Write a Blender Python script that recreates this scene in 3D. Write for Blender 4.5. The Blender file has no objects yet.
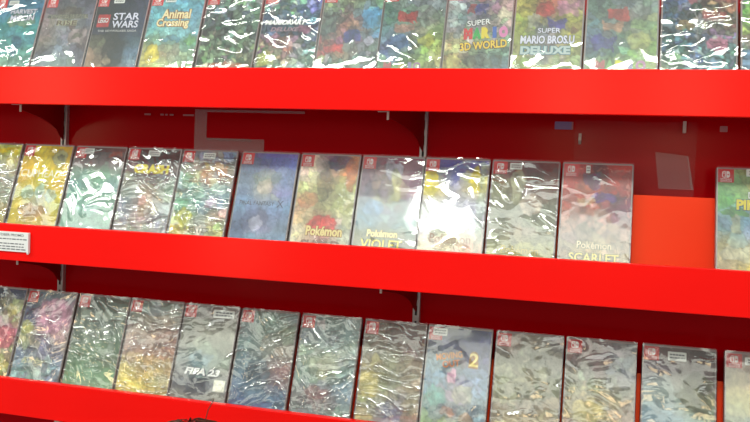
import bpy, bmesh, math, random
from mathutils import Matrix, Vector

SC = bpy.context.scene
COL = SC.collection
SC.view_settings.view_transform = 'Standard'
SC.view_settings.look = 'None'
SC.view_settings.exposure = 0.0

# ------------------------------------------------------------------ helpers
def srgb(c):
    return tuple((v / 12.92) if v <= 0.04045 else ((v + 0.055) / 1.055) ** 2.4 for v in c)

def hx(s):
    if len(s) == 3:
        return srgb(tuple(int(ch, 16) / 15 for ch in s))
    return srgb(tuple(int(s[i:i + 2], 16) / 255 for i in (0, 2, 4)))

def mat(name, color, rough=0.5, metal=0.0, spec=0.5):
    m = bpy.data.materials.new(name); m.use_nodes = True
    b = m.node_tree.nodes['Principled BSDF']
    b.inputs['Base Color'].default_value = (*color, 1)
    b.inputs['Roughness'].default_value = rough
    b.inputs['Metallic'].default_value = metal
    b.inputs['Specular IOR Level'].default_value = spec
    return m

def noisy(m, scale, amount, bump=0.0):
    """vary the colour of a plain material a little with noise"""
    nt = m.node_tree; b = nt.nodes['Principled BSDF']
    tc = nt.nodes.new('ShaderNodeTexCoord'); n = nt.nodes.new('ShaderNodeTexNoise')
    n.inputs['Scale'].default_value = scale; n.inputs['Detail'].default_value = 4
    nt.links.new(tc.outputs['Object'], n.inputs['Vector'])
    mx = nt.nodes.new('ShaderNodeMix'); mx.data_type = 'RGBA'; mx.blend_type = 'MULTIPLY'
    mx.inputs['Factor'].default_value = amount
    mx.inputs['A'].default_value = b.inputs['Base Color'].default_value
    nt.links.new(n.outputs['Fac'], mx.inputs['B'])
    nt.links.new(mx.outputs['Result'], b.inputs['Base Color'])
    if bump:
        bp = nt.nodes.new('ShaderNodeBump'); bp.inputs['Strength'].default_value = bump
        bp.inputs['Distance'].default_value = 0.001
        nt.links.new(n.outputs['Fac'], bp.inputs['Height']); nt.links.new(bp.outputs['Normal'], b.inputs['Normal'])
    return m

def link_mesh(name, bm, m, parent=None, smooth=False):
    me = bpy.data.meshes.new(name); bm.to_mesh(me); bm.free()
    for mm in (m if isinstance(m, (list, tuple)) else [m]): me.materials.append(mm)
    if smooth:
        for p in me.polygons: p.use_smooth = True
    return link_data(name, me, parent)

def link_data(name, me, parent=None):
    o = bpy.data.objects.new(name, me); COL.objects.link(o)
    if parent: o.parent = parent
    return o

def empty(name, loc, rot=(0, 0, 0)):
    o = bpy.data.objects.new(name, None); COL.objects.link(o)
    o.location = loc; o.rotation_euler = rot; o.empty_display_size = 0.02
    return o

def tag(o, label=None, cat=None, group=None, kind=None):
    if label: o['label'] = label
    if cat: o['category'] = cat
    if group: o['group'] = group
    if kind: o['kind'] = kind
    return o

def box(bm, x0, x1, y0, y1, z0, z1, bev=0.0, mi=0, seg=2):
    r = bmesh.ops.create_cube(bm, size=1.0)
    vs = r['verts']
    for v in vs:
        v.co = Vector(((x0 + x1) / 2 + v.co.x * (x1 - x0), (y0 + y1) / 2 + v.co.y * (y1 - y0), (z0 + z1) / 2 + v.co.z * (z1 - z0)))
    fs = list({f for v in vs for f in v.link_faces})
    for f in fs: f.material_index = mi
    if bev:
        es = list({e for v in vs for e in v.link_edges})
        bmesh.ops.bevel(bm, geom=es, offset=bev, segments=seg, affect='EDGES', profile=0.5)

def poly(bm, pts, y, mi=0):
    """flat polygon facing -y from (x,z) points given anticlockwise seen from the front"""
    f = bm.faces.new([bm.verts.new((p[0], y, p[1])) for p in pts]); f.material_index = mi
    return f

def rrect(x0, x1, z0, z1, r, n=4):
    pts = []
    for cx, cz, a in ((x1 - r, z0 + r, -90), (x1 - r, z1 - r, 0), (x0 + r, z1 - r, 90), (x0 + r, z0 + r, 180)):
        for k in range(n + 1):
            t = math.radians(a + 90 * k / n); pts.append((cx + r * math.cos(t), cz + r * math.sin(t)))
    return pts

def prism_x(bm, pts, x0, x1, mi=0):
    """extrude a (y,z) polygon along x"""
    a = [bm.verts.new((x0, y, z)) for y, z in pts]; b = [bm.verts.new((x1, y, z)) for y, z in pts]
    n = len(pts)
    fs = [bm.faces.new(a), bm.faces.new(b[::-1])]
    for i in range(n): fs.append(bm.faces.new((a[i], b[i], b[(i + 1) % n], a[(i + 1) % n])))
    for f in fs: f.material_index = mi
    bmesh.ops.recalc_face_normals(bm, faces=fs)

_txt = {}
def text_mesh(s, bold=0.0, shear=0.0, spacing=1.0):
    """lettering as a mesh, normalised: width 1, lower edge at 0, centred on x; returns mesh data coordinates + height"""
    key = (s, bold, shear, spacing)
    if key in _txt: return _txt[key]
    cu = bpy.data.curves.new('lettering', 'FONT'); cu.body = s; cu.size = 1.0
    cu.offset = bold; cu.shear = shear; cu.space_character = spacing; cu.resolution_u = 3
    o = bpy.data.objects.new('lettering', cu); COL.objects.link(o)
    dg = bpy.context.evaluated_depsgraph_get(); dg.update()
    me = bpy.data.meshes.new_from_object(o.evaluated_get(dg))
    vs = [v.co.copy() for v in me.vertices]; fs = [tuple(p.vertices) for p in me.polygons]
    bpy.data.objects.remove(o); bpy.data.curves.remove(cu); bpy.data.meshes.remove(me)
    x0 = min(v.x for v in vs); x1 = max(v.x for v in vs); y0 = min(v.y for v in vs); y1 = max(v.y for v in vs)
    w = x1 - x0
    out = ([((v.x - (x0 + x1) / 2) / w, (v.y - y0) / w) for v in vs], fs, (y1 - y0) / w)
    _txt[key] = out
    return out

def add_text(bm, s, cx, cz, w, y, h=None, bold=0.02, shear=0.0, rot=0.0, spacing=1.0, mi=0):
    """writing centred on (cx, cz), facing -y"""
    vs, fs, asp = text_mesh(s, bold, shear, spacing)
    sy = (h / asp) if h else w
    c, sn = math.cos(rot), math.sin(rot)
    out = []
    for x, z in vs:
        X = x * w; Z = (z - asp / 2) * sy
        out.append(bm.verts.new((cx + X * c - Z * sn, y, cz + X * sn + Z * c)))
    for f in fs:
        try:
            bm.faces.new([out[i] for i in f]).material_index = mi
        except ValueError:
            pass

# ------------------------------------------------------------------ measures (metres)
PITCH = 0.2696          # shelf to shelf
FH = 0.0635             # height of the red front lip
LEAN = 0.3275           # backward lean of the cases
YB, ZB = 0.0459, -0.0194  # foot of a case: behind the lip, below its top edge
WALL = 0.16
W, H, D = 0.105, 0.170, 0.011
XL, XR = -1.5, 1.25
FLOOR = -1.68

# ------------------------------------------------------------------ materials
def red_material(name, col, rough, coat=0.0):
    m = noisy(mat(name, col, rough), 6, 0.12)
    b = m.node_tree.nodes['Principled BSDF']
    b.inputs['Specular IOR Level'].default_value = coat
    return m
M_LIP = red_material('red_lip_laminate', (0.97, 0.0035, 0.0012), 0.22, 0.22)
M_BOARD = red_material('red_shelf_board', (0.62, 0.006, 0.004), 0.4, 0.1)
M_REST = red_material('red_back_rest', (0.74, 0.022, 0.006), 0.24, 0.45)
M_REST.node_tree.nodes['Principled BSDF'].inputs['Specular Tint'].default_value = (1.0, .42, .16, 1)
M_WALL = red_material('glossy_dark_red_panel', (0.58, 0.0008, 0.006), 0.16, 0.05)
M_PLATE = red_material('dark_red_painted_metal', (0.30, 0.002, 0.004), 0.4, 0.1)
M_METAL = mat('brushed_steel', (0.60, 0.60, 0.62), 0.35, 0.4)
M_SLOT = mat('dark_slot', (0.012, 0.010, 0.012), 0.8)
M_WHITE = mat('white_paper', (0.78, 0.80, 0.78), 0.55)
M_WHITEM = mat('white_painted_metal', (0.75, 0.70, 0.66), 0.35)
M_INK = mat('grey_print', (0.12, 0.13, 0.15), 0.7)
M_FLOOR = noisy(mat('grey_floor_tile', (0.25, 0.24, 0.23), 0.4), 3, 0.3)
M_TAB = mat('red_logo_print', (0.62, 0.008, 0.012), 0.45)
M_TABINK = mat('white_logo_print', (0.82, 0.80, 0.80), 0.5)

def clear_case():
    m = bpy.data.materials.new('clear_case_plastic'); m.use_nodes = True
    nt = m.node_tree; nt.nodes.clear()
    out = nt.nodes.new('ShaderNodeOutputMaterial'); mx = nt.nodes.new('ShaderNodeMixShader')
    tr = nt.nodes.new('ShaderNodeBsdfTransparent'); tr.inputs['Color'].default_value = (0.95, 0.9, 0.9, 1)
    pb = nt.nodes.new('ShaderNodeBsdfPrincipled'); pb.inputs['Base Color'].default_value = (0.55, 0.47, 0.47, 1)
    pb.inputs['Roughness'].default_value = 0.22
    mx.inputs['Fac'].default_value = 0.6
    nt.links.new(tr.outputs[0], mx.inputs[1]); nt.links.new(pb.outputs[0], mx.inputs[2]); nt.links.new(mx.outputs[0], out.inputs[0])
    return m
M_CASE = clear_case()

def cover_material():
    m = bpy.data.materials.new('printed_cover_paper'); m.use_nodes = True
    nt = m.node_tree; b = nt.nodes['Principled BSDF']
    at = nt.nodes.new('ShaderNodeVertexColor'); at.layer_name = 'print'
    nt.links.new(at.outputs['Color'], b.inputs['Base Color'])
    b.inputs['Roughness'].default_value = 0.5
    b.inputs['Specular IOR Level'].default_value = 0.3
    return m
M_COVER = cover_material()

def film(name, wrinkle, tight, haze, cover):
    """thin clear shrink film: see-through, with a sharp creased gloss and a soft haze"""
    m = bpy.data.materials.new(name); m.use_nodes = True
    nt = m.node_tree; nt.nodes.clear(); N = nt.nodes.new; L = nt.links.new
    out = N('ShaderNodeOutputMaterial')
    tc = N('ShaderNodeTexCoord'); oi = N('ShaderNodeObjectInfo')
    def math_(op, a, b=None, c=None):
        n = N('ShaderNodeMath'); n.operation = op
        for i, v in enumerate((a, b, c)):
            if v is None: continue
            if isinstance(v, (int, float)): n.inputs[i].default_value = v
            else: L(v, n.inputs[i])
        return n.outputs[0]
    def layer(rand_mul, ang0, ang1, sx, sz, warp, power):
        r = math_('FRACT', math_('MULTIPLY', oi.outputs['Random'], rand_mul))
        ang = math_('MULTIPLY_ADD', r, ang1 - ang0, ang0)
        rot = N('ShaderNodeVectorRotate'); rot.rotation_type = 'Y_AXIS'
        L(tc.outputs['Object'], rot.inputs['Vector']); L(ang, rot.inputs['Angle'])
        wn = N('ShaderNodeTexNoise'); wn.inputs['Scale'].default_value = 16; wn.inputs['Detail'].default_value = 1
        off = N('ShaderNodeVectorMath'); off.operation = 'ADD'
        cmb = N('ShaderNodeCombineXYZ'); L(math_('MULTIPLY', r, 31.0), cmb.inputs[1]); L(math_('MULTIPLY', r, 17.0), cmb.inputs[0])
        L(rot.outputs[0], off.inputs[0]); L(cmb.outputs[0], off.inputs[1])
        L(off.outputs[0], wn.inputs['Vector'])
        wsc = N('ShaderNodeVectorMath'); wsc.operation = 'SCALE'; L(wn.outputs['Color'], wsc.inputs[0]); wsc.inputs['Scale'].default_value = warp
        add = N('ShaderNodeVectorMath'); add.operation = 'ADD'; L(off.outputs[0], add.inputs[0]); L(wsc.outputs[0], add.inputs[1])
        mp = N('ShaderNodeMapping'); mp.inputs['Scale'].default_value = (sx, 1, sz); L(add.outputs[0], mp.inputs['Vector'])
        n = N('ShaderNodeTexNoise'); n.inputs['Scale'].default_value = 1.0; n.inputs['Detail'].default_value = 1.5; L(mp.outputs[0], n.inputs['Vector'])
        a = math_('ABSOLUTE', math_('MULTIPLY_ADD', n.outputs['Fac'], 2.0, -1.0))
        ridge = math_('POWER', math_('MAXIMUM', math_('SUBTRACT', 1.0, math_('MULTIPLY', a, 3.0)), 0.0), power)
        mk = N('ShaderNodeTexNoise'); mk.inputs['Scale'].default_value = 22; mk.inputs['Detail'].default_value = 1
        o2 = N('ShaderNodeVectorMath'); o2.operation = 'ADD'; L(off.outputs[0], o2.inputs[0]); o2.inputs[1].default_value = (3.3, 5.1, 7.7)
        L(o2.outputs[0], mk.inputs['Vector'])
        mr = N('ShaderNodeMapRange'); mr.interpolation_type = 'SMOOTHSTEP'; L(mk.outputs['Fac'], mr.inputs['Value'])
        mr.inputs['From Min'].default_value = cover; mr.inputs['From Max'].default_value = cover + 0.16
        return math_('MULTIPLY', ridge, mr.outputs['Result'])
    r1 = layer(7.13, -0.05, 0.55, 6 * tight, 42 * tight, 0.04, 1.5)
    r2 = layer(13.7, -0.9, 0.1, 7 * tight, 36 * tight, 0.05, 1.8)
    big = N('ShaderNodeTexNoise'); big.inputs['Scale'].default_value = 14; big.inputs['Detail'].default_value = 2
    sh = N('ShaderNodeVectorMath'); sh.operation = 'ADD'; c3 = N('ShaderNodeCombineXYZ'); L(math_('MULTIPLY', oi.outputs['Random'], 50.0), c3.inputs[1])
    L(tc.outputs['Object'], sh.inputs[0]); L(c3.outputs[0], sh.inputs[1]); L(sh.outputs[0], big.inputs['Vector'])
    h = math_('ADD', math_('ADD', math_('MULTIPLY', r1, 0.6), math_('MULTIPLY', r2, 0.5)), math_('MULTIPLY', big.outputs['Fac'], 0.9))
    bp = N('ShaderNodeBump'); bp.inputs['Strength'].default_value = wrinkle; bp.inputs['Distance'].default_value = 0.004
    L(h, bp.inputs['Height'])
    gl = N('ShaderNodeBsdfGlossy'); gl.inputs['Roughness'].default_value = 0.06; gl.inputs['Color'].default_value = (0.96, 1.0, 0.95, 1)
    L(bp.outputs['Normal'], gl.inputs['Normal'])
    hz = N('ShaderNodeBsdfGlossy'); hz.inputs['Roughness'].default_value = 0.38; hz.inputs['Color'].default_value = (0.93, 1.0, 0.97, 1)
    bp2 = N('ShaderNodeBump'); bp2.inputs['Strength'].default_value = wrinkle * 0.3; bp2.inputs['Distance'].default_value = 0.004
    L(h, bp2.inputs['Height']); L(bp2.outputs['Normal'], hz.inputs['Normal'])
    tr = N('ShaderNodeBsdfTransparent'); tr.inputs['Color'].default_value = (0.97, 0.98, 0.97, 1)
    fr = N('ShaderNodeFresnel'); fr.inputs['IOR'].default_value = 1.5; L(bp.outputs['Normal'], fr.inputs['Normal'])
    fac = math_('MULTIPLY_ADD', fr.outputs[0], 1.0, 0.035)
    m1 = N('ShaderNodeMixShader'); m1.inputs['Fac'].default_value = haze
    L(tr.outputs[0], m1.inputs[1]); L(hz.outputs[0], m1.inputs[2])
    m2 = N('ShaderNodeMixShader'); L(fac, m2.inputs['Fac']); L(m1.outputs[0], m2.inputs[1]); L(gl.outputs[0], m2.inputs[2])
    L(m2.outputs[0], out.inputs[0])
    return m
M_FILM = {'s': film('smooth_clear_film', 0.17, 0.7, 0.05, 0.52),
          'm': film('creased_clear_film', 0.42, 0.9, 0.03, 0.46),
          'h': film('heavily_creased_clear_film', 0.7, 1.05, 0.045, 0.38)}

def acrylic(fac):
    m = bpy.data.materials.new('clear_acrylic'); m.use_nodes = True
    nt = m.node_tree; nt.nodes.clear()
    out = nt.nodes.new('ShaderNodeOutputMaterial'); mx = nt.nodes.new('ShaderNodeMixShader')
    tr = nt.nodes.new('ShaderNodeBsdfTransparent')
    pb = nt.nodes.new('ShaderNodeBsdfPrincipled'); pb.inputs['Base Color'].default_value = (0.7, 0.55, 0.58, 1); pb.inputs['Roughness'].default_value = 0.25
    mx.inputs['Fac'].default_value = fac
    nt.links.new(tr.outputs[0], mx.inputs[1]); nt.links.new(pb.outputs[0], mx.inputs[2]); nt.links.new(mx.outputs[0], out.inputs[0])
    return m
M_ACR, M_ACR2 = acrylic(0.26), acrylic(0.03)
M_FAINT = mat('faded_pink_plastic', (0.55, 0.22, 0.24), 0.4)

_ink = {}
def ink(h):
    if h not in _ink: _ink[h] = mat('title_print', hx(h), 0.5)
    return _ink[h]

# ------------------------------------------------------------------ setting
bm = bmesh.new(); box(bm, XL, XR, WALL, WALL + 0.03, FLOOR, 1.0)
tag(link_mesh('wall_back', bm, M_WALL), kind='structure')
bm = bmesh.new(); box(bm, -3.0, 3.0, -3.2, WALL + 0.03, FLOOR - 0.03, FLOOR)
tag(link_mesh('floor', bm, M_FLOOR), kind='structure')

# ------------------------------------------------------------------ shelves
def make_shelf(z, label):
    t = empty('display_shelf', (0, 0, z)); tag(t, label, 'shelf', 'red display shelves')
    bm = bmesh.new(); box(bm, XL, XR, 0.0, 0.012, -FH, 0.0, 0.0012)
    link_mesh('front_lip', bm, M_LIP, t)
    top = ZB - 0.0048
    bm = bmesh.new(); box(bm, XL, XR, 0.0125, WALL - 0.002, top - 0.016, top)
    link_mesh('shelf_board', bm, M_BOARD, t)
    # leaning back rest behind the cases
    s, c = math.sin(LEAN), math.cos(LEAN)
    y0, z0 = YB + (D + 0.003) * c, ZB - (D + 0.003) * s + 0.0005
    hgt = 0.125
    pts = [(y0, z0), (y0 + 0.004 * c, z0 - 0.0), (y0 + hgt * s + 0.004 * c, z0 + hgt * c - 0.004 * s), (y0 + hgt * s, z0 + hgt * c)]
    bm = bmesh.new(); prism_x(bm, pts, XL, XR)
    link_mesh('back_rest', bm, M_REST, t)
    return t
make_shelf(0.0, 'red shelf with the top row of game cases behind its lip')
make_shelf(-PITCH, 'red shelf with a white promotional card on its lip, middle of the three')
make_shelf(-2 * PITCH, 'red shelf holding the lowest row of game cases')

# ------------------------------------------------------------------ uprights and brackets
XS1, XS2 = 0.218 - 0.735 * (1.18 + WALL - 0.006), 0.218 - 0.2122 * (1.18 + WALL - 0.006)
def make_upright(x, label):
    bm = bmesh.new()
    box(bm, -0.0060, 0.0060, -0.010, 0.0, -0.95, 0.45, 0.0010)
    z = -0.94
    while z < 0.44:
        box(bm, -0.0018, 0.0018, -0.0106, -0.0098, z, z + 0.016, mi=1); z += 0.026
    o = link_mesh('slotted_upright', bm, [M_METAL, M_SLOT]); o.location = (x, WALL, 0)
    tag(o, label, 'upright', 'slotted wall uprights')
make_upright(XS1, 'slotted steel upright on the red wall behind the yellow case')
make_upright(XS2, 'slotted steel upright on the red wall behind the plum-topped case')

def make_bracket(x, zs, ang, label, tip):
    t = empty('shelf_bracket', (x, WALL - 0.0105, zs), (0, 0, ang)); tag(t, label, 'bracket', 'shelf brackets')
    L = 0.118
    pts = [(0, -0.001), (-L, -0.001), (-L, -0.031), (-L * 0.75, -0.036), (-L * 0.5, -0.042), (-L * 0.3, -0.05), (-L * 0.16, -0.059), (-L * 0.08, -0.070), (0, -0.078)]
    bm = bmesh.new(); prism_x(bm, pts, -0.0012, 0.0012); link_mesh('plate', bm, M_PLATE, t)
    bm = bmesh.new()
    bmesh.ops.create_cone(bm, cap_ends=True, segments=18, radius1=0.0055, radius2=0.0045, depth=0.004,
                          matrix=Matrix.Translation((-0.006, -0.016, -0.045)) @ Matrix.Rotation(math.pi / 2, 4, 'X'))
    bmesh.ops.create_cone(bm, cap_ends=True, segments=6, radius1=0.0024, radius2=0.0024, depth=0.0015,
                          matrix=Matrix.Translation((-0.006, -0.0186, -0.045)) @ Matrix.Rotation(math.pi / 2, 4, 'X'))
    for f in bm.faces:
        if f.calc_center_median().y < -0.0182: f.material_index = 1
    link_mesh('bolt', bm, [M_METAL, M_SLOT], t)
    if tip:
        bm = bmesh.new(); box(bm, -0.0016, 0.0016, -L - 0.002, -L + 0.0005, -0.0345, -0.0005, 0.0004)
        box(bm, -0.018, 0.0016, -L - 0.002, -L + 0.0005, -0.0225, -0.0203)
        tag(link_mesh('end_clip', bm, M_WHITEM, t), 'white bent end clip')
bz = ZB - 0.0048 - 0.016
for i, nm in ((0, 'top'), (1, 'middle')):
    z = -FH + 0.0005 - i * PITCH + 0.0
    z = -i * PITCH + bz - 0.0
    make_bracket(XS1, z, 0.0, 'dark red bracket under the left end of the %s shelf' % nm, True)
    make_bracket(XS2, z, -0.28, 'dark red bracket under the centre of the %s shelf' % nm, True)

# ------------------------------------------------------------------ covers
import numpy as np
NU, NV = 58, 92
CW, CH = 0.0995, 0.1625     # printed sheet
def parse(rows):
    return [[hx(c) for c in r.split()] for r in rows.split('/')]
def samp(pal, u, v):
    n = len(pal); y = min(max(v * n - 0.5, 0), n - 1.001); i = int(y); fy = y - i
    if n == 1: i, fy = 0, 0
    def row(r, u):
        k = len(r)
        if k == 1: return r[0]
        x = min(max(u * k - 0.5, 0), k - 1.001); j = int(x); fx = x - j
        return tuple(r[j][q] * (1 - fx) + r[j + 1][q] * fx for q in range(3))
    a, b = row(pal[i], u), row(pal[min(i + 1, n - 1)], u)
    return tuple(a[q] * (1 - fy) + b[q] * fy for q in range(3))

def cover_mesh(seed, rows, busy, patches, gain=1.0, sat=1.0):
    """the printed sheet: broad colour areas, loose abstract facets and plain patches"""
    rng = random.Random(seed); pal = parse(rows)
    ns = int(40 + 200 * busy)
    sites = []
    for _ in range(ns):
        u, v = rng.random(), rng.random()
        c = samp(pal, min(max(u + rng.gauss(0, .08), 0), 1), min(max(v + rng.gauss(0, .05), 0), 1))
        k = math.exp(rng.gauss(0, 0.62 * busy + 0.02))
        c = tuple(min(1, q * k * math.exp(rng.gauss(0, .20 * busy))) for q in c)
        sites.append((u, v * 1.63, c))
    u, v = np.meshgrid(np.linspace(0, 1, NU + 1), np.linspace(0, 1, NV + 1))
    wob = lambda f, p: np.sin(u * f + v * f * .37 + p) * np.cos(v * f * 1.3 - u * f * .21 + p * 1.7)
    wu = u + 0.016 * wob(29, seed) + .008 * wob(71, seed * 3); wv = v * 1.63 + 0.016 * wob(33, seed * 2) + .008 * wob(67, seed)
    S = np.array([(q[0], q[1], *q[2]) for q in sites])
    d2 = (wu[..., None] - S[:, 0]) ** 2 + (wv[..., None] - S[:, 1]) ** 2
    near = d2.argmin(-1); ds = np.sort(d2, -1)
    base = np.array([[samp(pal, u[j, i], v[j, i]) for i in range(NU + 1)] for j in range(NV + 1)])
    m = min(0.25 + 0.75 * busy, .9)
    C = base * (1 - m) + S[near][..., 2:] * m
    line = np.clip(1 - (np.sqrt(ds[..., 1]) - np.sqrt(ds[..., 0])) / .016, 0, 1)[..., None] * min(.15 + .5 * busy, .55)
    C = C * (1 - line)
    for n, p in enumerate(patches):
        ou, ov = u + .03 * wob(17, seed + n) + .012 * wob(53, n), v + .022 * wob(19, seed + 3 * n) + .01 * wob(47, n)
        pc = np.array(hx(p[-2])); al = p[-1]
        if p[0] == 'e':
            e = ((ou - p[1]) / p[3]) ** 2 + ((ov - p[2]) / p[4]) ** 2
            t = np.clip((1.1 - e) / .2, 0, 1); edge = np.clip(1 - abs(e - 1) / .16, 0, 1)
        else:
            if al < 1: uu, vv = ou, ov
            else: uu, vv = u, v
            t = ((uu >= p[1]) & (uu <= p[3]) & (vv >= p[2]) & (vv <= p[4])).astype(float); edge = t * 0
        shade = 1 + .35 * wob(23, n + seed) * (0 if al == 1 else 1)
        C = C * (1 - (t * al)[..., None]) + (t * al * shade)[..., None] * pc
        C = C * (1 - .3 * (edge * al)[..., None])
    nr = np.random.default_rng(seed)
    def vnoise(nx, ny):
        g = nr.normal(size=(ny + 2, nx + 2)); x = u * nx; y = v * ny
        xi, yi = x.astype(int), y.astype(int); fx, fy = x - xi, y - yi
        return (g[yi, xi] * (1 - fx) + g[yi, xi + 1] * fx) * (1 - fy) + (g[yi + 1, xi] * (1 - fx) + g[yi + 1, xi + 1] * fx) * fy
    k = .06 + .14 * busy
    grain = np.exp(k * (vnoise(9, 14) * .8 + vnoise(19, 30) + vnoise(38, 60) * .9))
    # loose dark contour lines such as any printed illustration has
    ct = np.abs(vnoise(7, 11)); grain *= 1 - (.1 + .7 * busy) * np.clip(1 - ct / .10, 0, 1)
    ct = np.abs(vnoise(12, 18)); grain *= 1 - (.05 + .6 * busy) * np.clip(1 - ct / .12, 0, 1)
    ct = np.abs(vnoise(10, 15)); grain *= 1 + (.05 + .5 * busy) * np.clip(1 - ct / .10, 0, 1)
    C = C * grain[..., None] * gain
    lum = (C * (.3, .55, .15)).sum(-1, keepdims=True)
    C = np.clip(lum + (C - lum) * sat, 0.004, 1)
    me = bpy.data.meshes.new('cover_sheet')
    vs = [((i / NU - 0.5) * CW, -0.0004, H / 2 + (0.5 - j / NV) * CH) for j in range(NV + 1) for i in range(NU + 1)]
    n1 = NU + 1
    fs = [(j * n1 + i, (j + 1) * n1 + i, (j + 1) * n1 + i + 1, j * n1 + i + 1) for j in range(NV) for i in range(NU)]
    me.from_pydata(vs, [], fs)
    a = me.color_attributes.new('print', 'FLOAT_COLOR', 'POINT')
    a.data.foreach_set('color', np.concatenate([C, np.ones(C.shape[:2] + (1,))], -1).astype(np.float32).ravel())
    me.materials.append(M_COVER)
    return me

# shared data for every case
def case_data():
    bm = bmesh.new()
    box(bm, -W / 2, W / 2, 0.0, D, 0.0, H, 0.0028, seg=3)
    me = bpy.data.meshes.new('case_shell'); bm.to_mesh(me); bm.free(); me.materials.append(M_CASE); return me
ME_CASE = case_data()
def rim_data():
    bm = bmesh.new()
    x, z0, z1, w = W / 2, 0.0, H, 0.0026
    for a in ((-x, -x + w, z0, z1), (x - w, x, z0, z1), (-x, x, z0, z0 + w), (-x, x, z1 - w, z1)):
        box(bm, a[0], a[1], -0.0008, 0.0008, a[2], a[3], 0.0005, seg=1)
    me = bpy.data.meshes.new('case_rim'); bm.to_mesh(me); bm.free(); me.materials.append(M_CASE); return me
def film_data(key):
    bm = bmesh.new(); n = 6
    x, y0, y1 = W / 2 + 0.0006, -0.0022, D + 0.0006
    vs = {}
    # a sleeve: front face with softly rounded long edges, sides wrapping to the back
    prof = [(-x, y1), (-x, 0.0), (-x + 0.0012, y0)] + [(-x + 0.0012 + (2 * x - 0.0024) * k / n, y0) for k in range(1, n)] + [(x - 0.0012, y0), (x, 0.0), (x, y1)]
    zz = [-0.0004 + (H + 0.0008) * k / 10 for k in range(11)]
    g = [[bm.verts.new((px, py, z)) for px, py in prof] for z in zz]
    for j in range(10):
        for i in range(len(prof) - 1):
            bm.faces.new((g[j][i], g[j][i + 1], g[j + 1][i + 1], g[j + 1][i]))
    # folded top
    for i in range(len(prof) - 1):
        pass
    me = bpy.data.meshes.new('plastic_wrap'); bm.to_mesh(me); bm.free(); me.materials.append(M_FILM[key]); return me
ME_FILM = {k: film_data(k) for k in M_FILM}
TABW, TABH = 0.0215, 0.0205
def tab_data():
    bm = bmesh.new(); poly(bm, [(0, -TABH), (TABW, -TABH), (TABW, 0), (0, 0)], -0.0007)
    me = bpy.data.meshes.new('logo_tab'); bm.to_mesh(me); bm.free(); me.materials.append(M_TAB); return me
def emblem_data():
    bm = bmesh.new(); y = -0.0010
    cx, cz, h = TABW * 0.5, -TABH * 0.40, 0.0102
    w = 0.0049
    # left half: outlined, right half: solid with a round hole drawn as a red dot
    def half(x0, x1, z0, z1, r, left):
        pts = []
        if left:
            for a0, ccz in ((90, z1 - r), (180, z0 + r)):
                for k in range(6):
                    t = math.radians(a0 + 90 * k / 5); pts.append((x0 + r + r * math.cos(t), ccz + r * math.sin(t)))
            pts += [(x1, z0), (x1, z1)]
        else:
            for a0, ccz in ((-90, z0 + r), (0, z1 - r)):
                for k in range(6):
                    t = math.radians(a0 + 90 * k / 5); pts.append((x1 - r + r * math.cos(t), ccz + r * math.sin(t)))
            pts += [(x0, z1), (x0, z0)]
        return pts
    z0, z1 = cz - h / 2, cz + h / 2
    xl0, xl1 = cx - 0.0004 - w, cx - 0.0004
    o = half(xl0, xl1, z0, z1, 0.0026, True); i = half(xl0 + 0.0011, xl1 - 0.0011, z0 + 0.0011, z1 - 0.0011, 0.0016, True)
    vo = [bm.verts.new((p[0], y, p[1])) for p in o]; vi = [bm.verts.new((p[0], y, p[1])) for p in i]
    for k in range(len(vo)):
        k2 = (k + 1) % len(vo); bm.faces.new((vo[k], vo[k2], vi[k2], vi[k]))
    def disc(dx, dz, r, yy, mi):
        poly(bm, [(dx + r * math.cos(2 * math.pi * k / 12), dz + r * math.sin(2 * math.pi * k / 12)) for k in range(12)], yy, mi)
    disc((xl0 + xl1) / 2, z1 - 0.0031, 0.0010, y, 0)
    xr0, xr1 = cx + 0.0006, cx + 0.0006 + w * 0.95
    poly(bm, half(xr0, xr1, z0, z1, 0.0026, False), y)
    disc((xr0 + xr1) / 2, cz - 0.0004, 0.0011, y - 0.0002, 1)
    add_text(bm, 'NINTENDO', cx, -TABH * 0.755, 0.0150, y, h=0.0022, bold=0.02)
    add_text(bm, 'SWITCH', cx, -TABH * 0.905, 0.0150, y, h=0.0026, bold=0.02)
    me = bpy.data.meshes.new('logo_emblem'); bm.to_mesh(me); bm.free()
    me.materials.append(M_TABINK); me.materials.append(M_TAB); return me
ME_TAB, ME_EMB = tab_data(), emblem_data()
def sticker_data(w, h, lines):
    bm = bmesh.new(); poly(bm, rrect(-w / 2, w / 2, -h / 2, h / 2, 0.001, 3), -0.0013)
    rng = random.Random(5)
    for k in range(lines):
        z = h * (0.5 - (k + 1) / (lines + 1)); x = -w * 0.38
        while x < w * 0.36:
            l = rng.uniform(0.0012, 0.003); poly(bm, [(x, z - h * .08), (min(x + l, w * .4), z - h * .08), (min(x + l, w * .4), z + h * .08), (x, z + h * .08)], -0.0016, 1); x += l + 0.0008
    me = bpy.data.meshes.new('price_sticker'); bm.to_mesh(me); bm.free(); me.materials.append(M_WHITE); me.materials.append(M_INK); return me
ME_STICK = sticker_data(0.021, 0.0095, 2)

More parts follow.
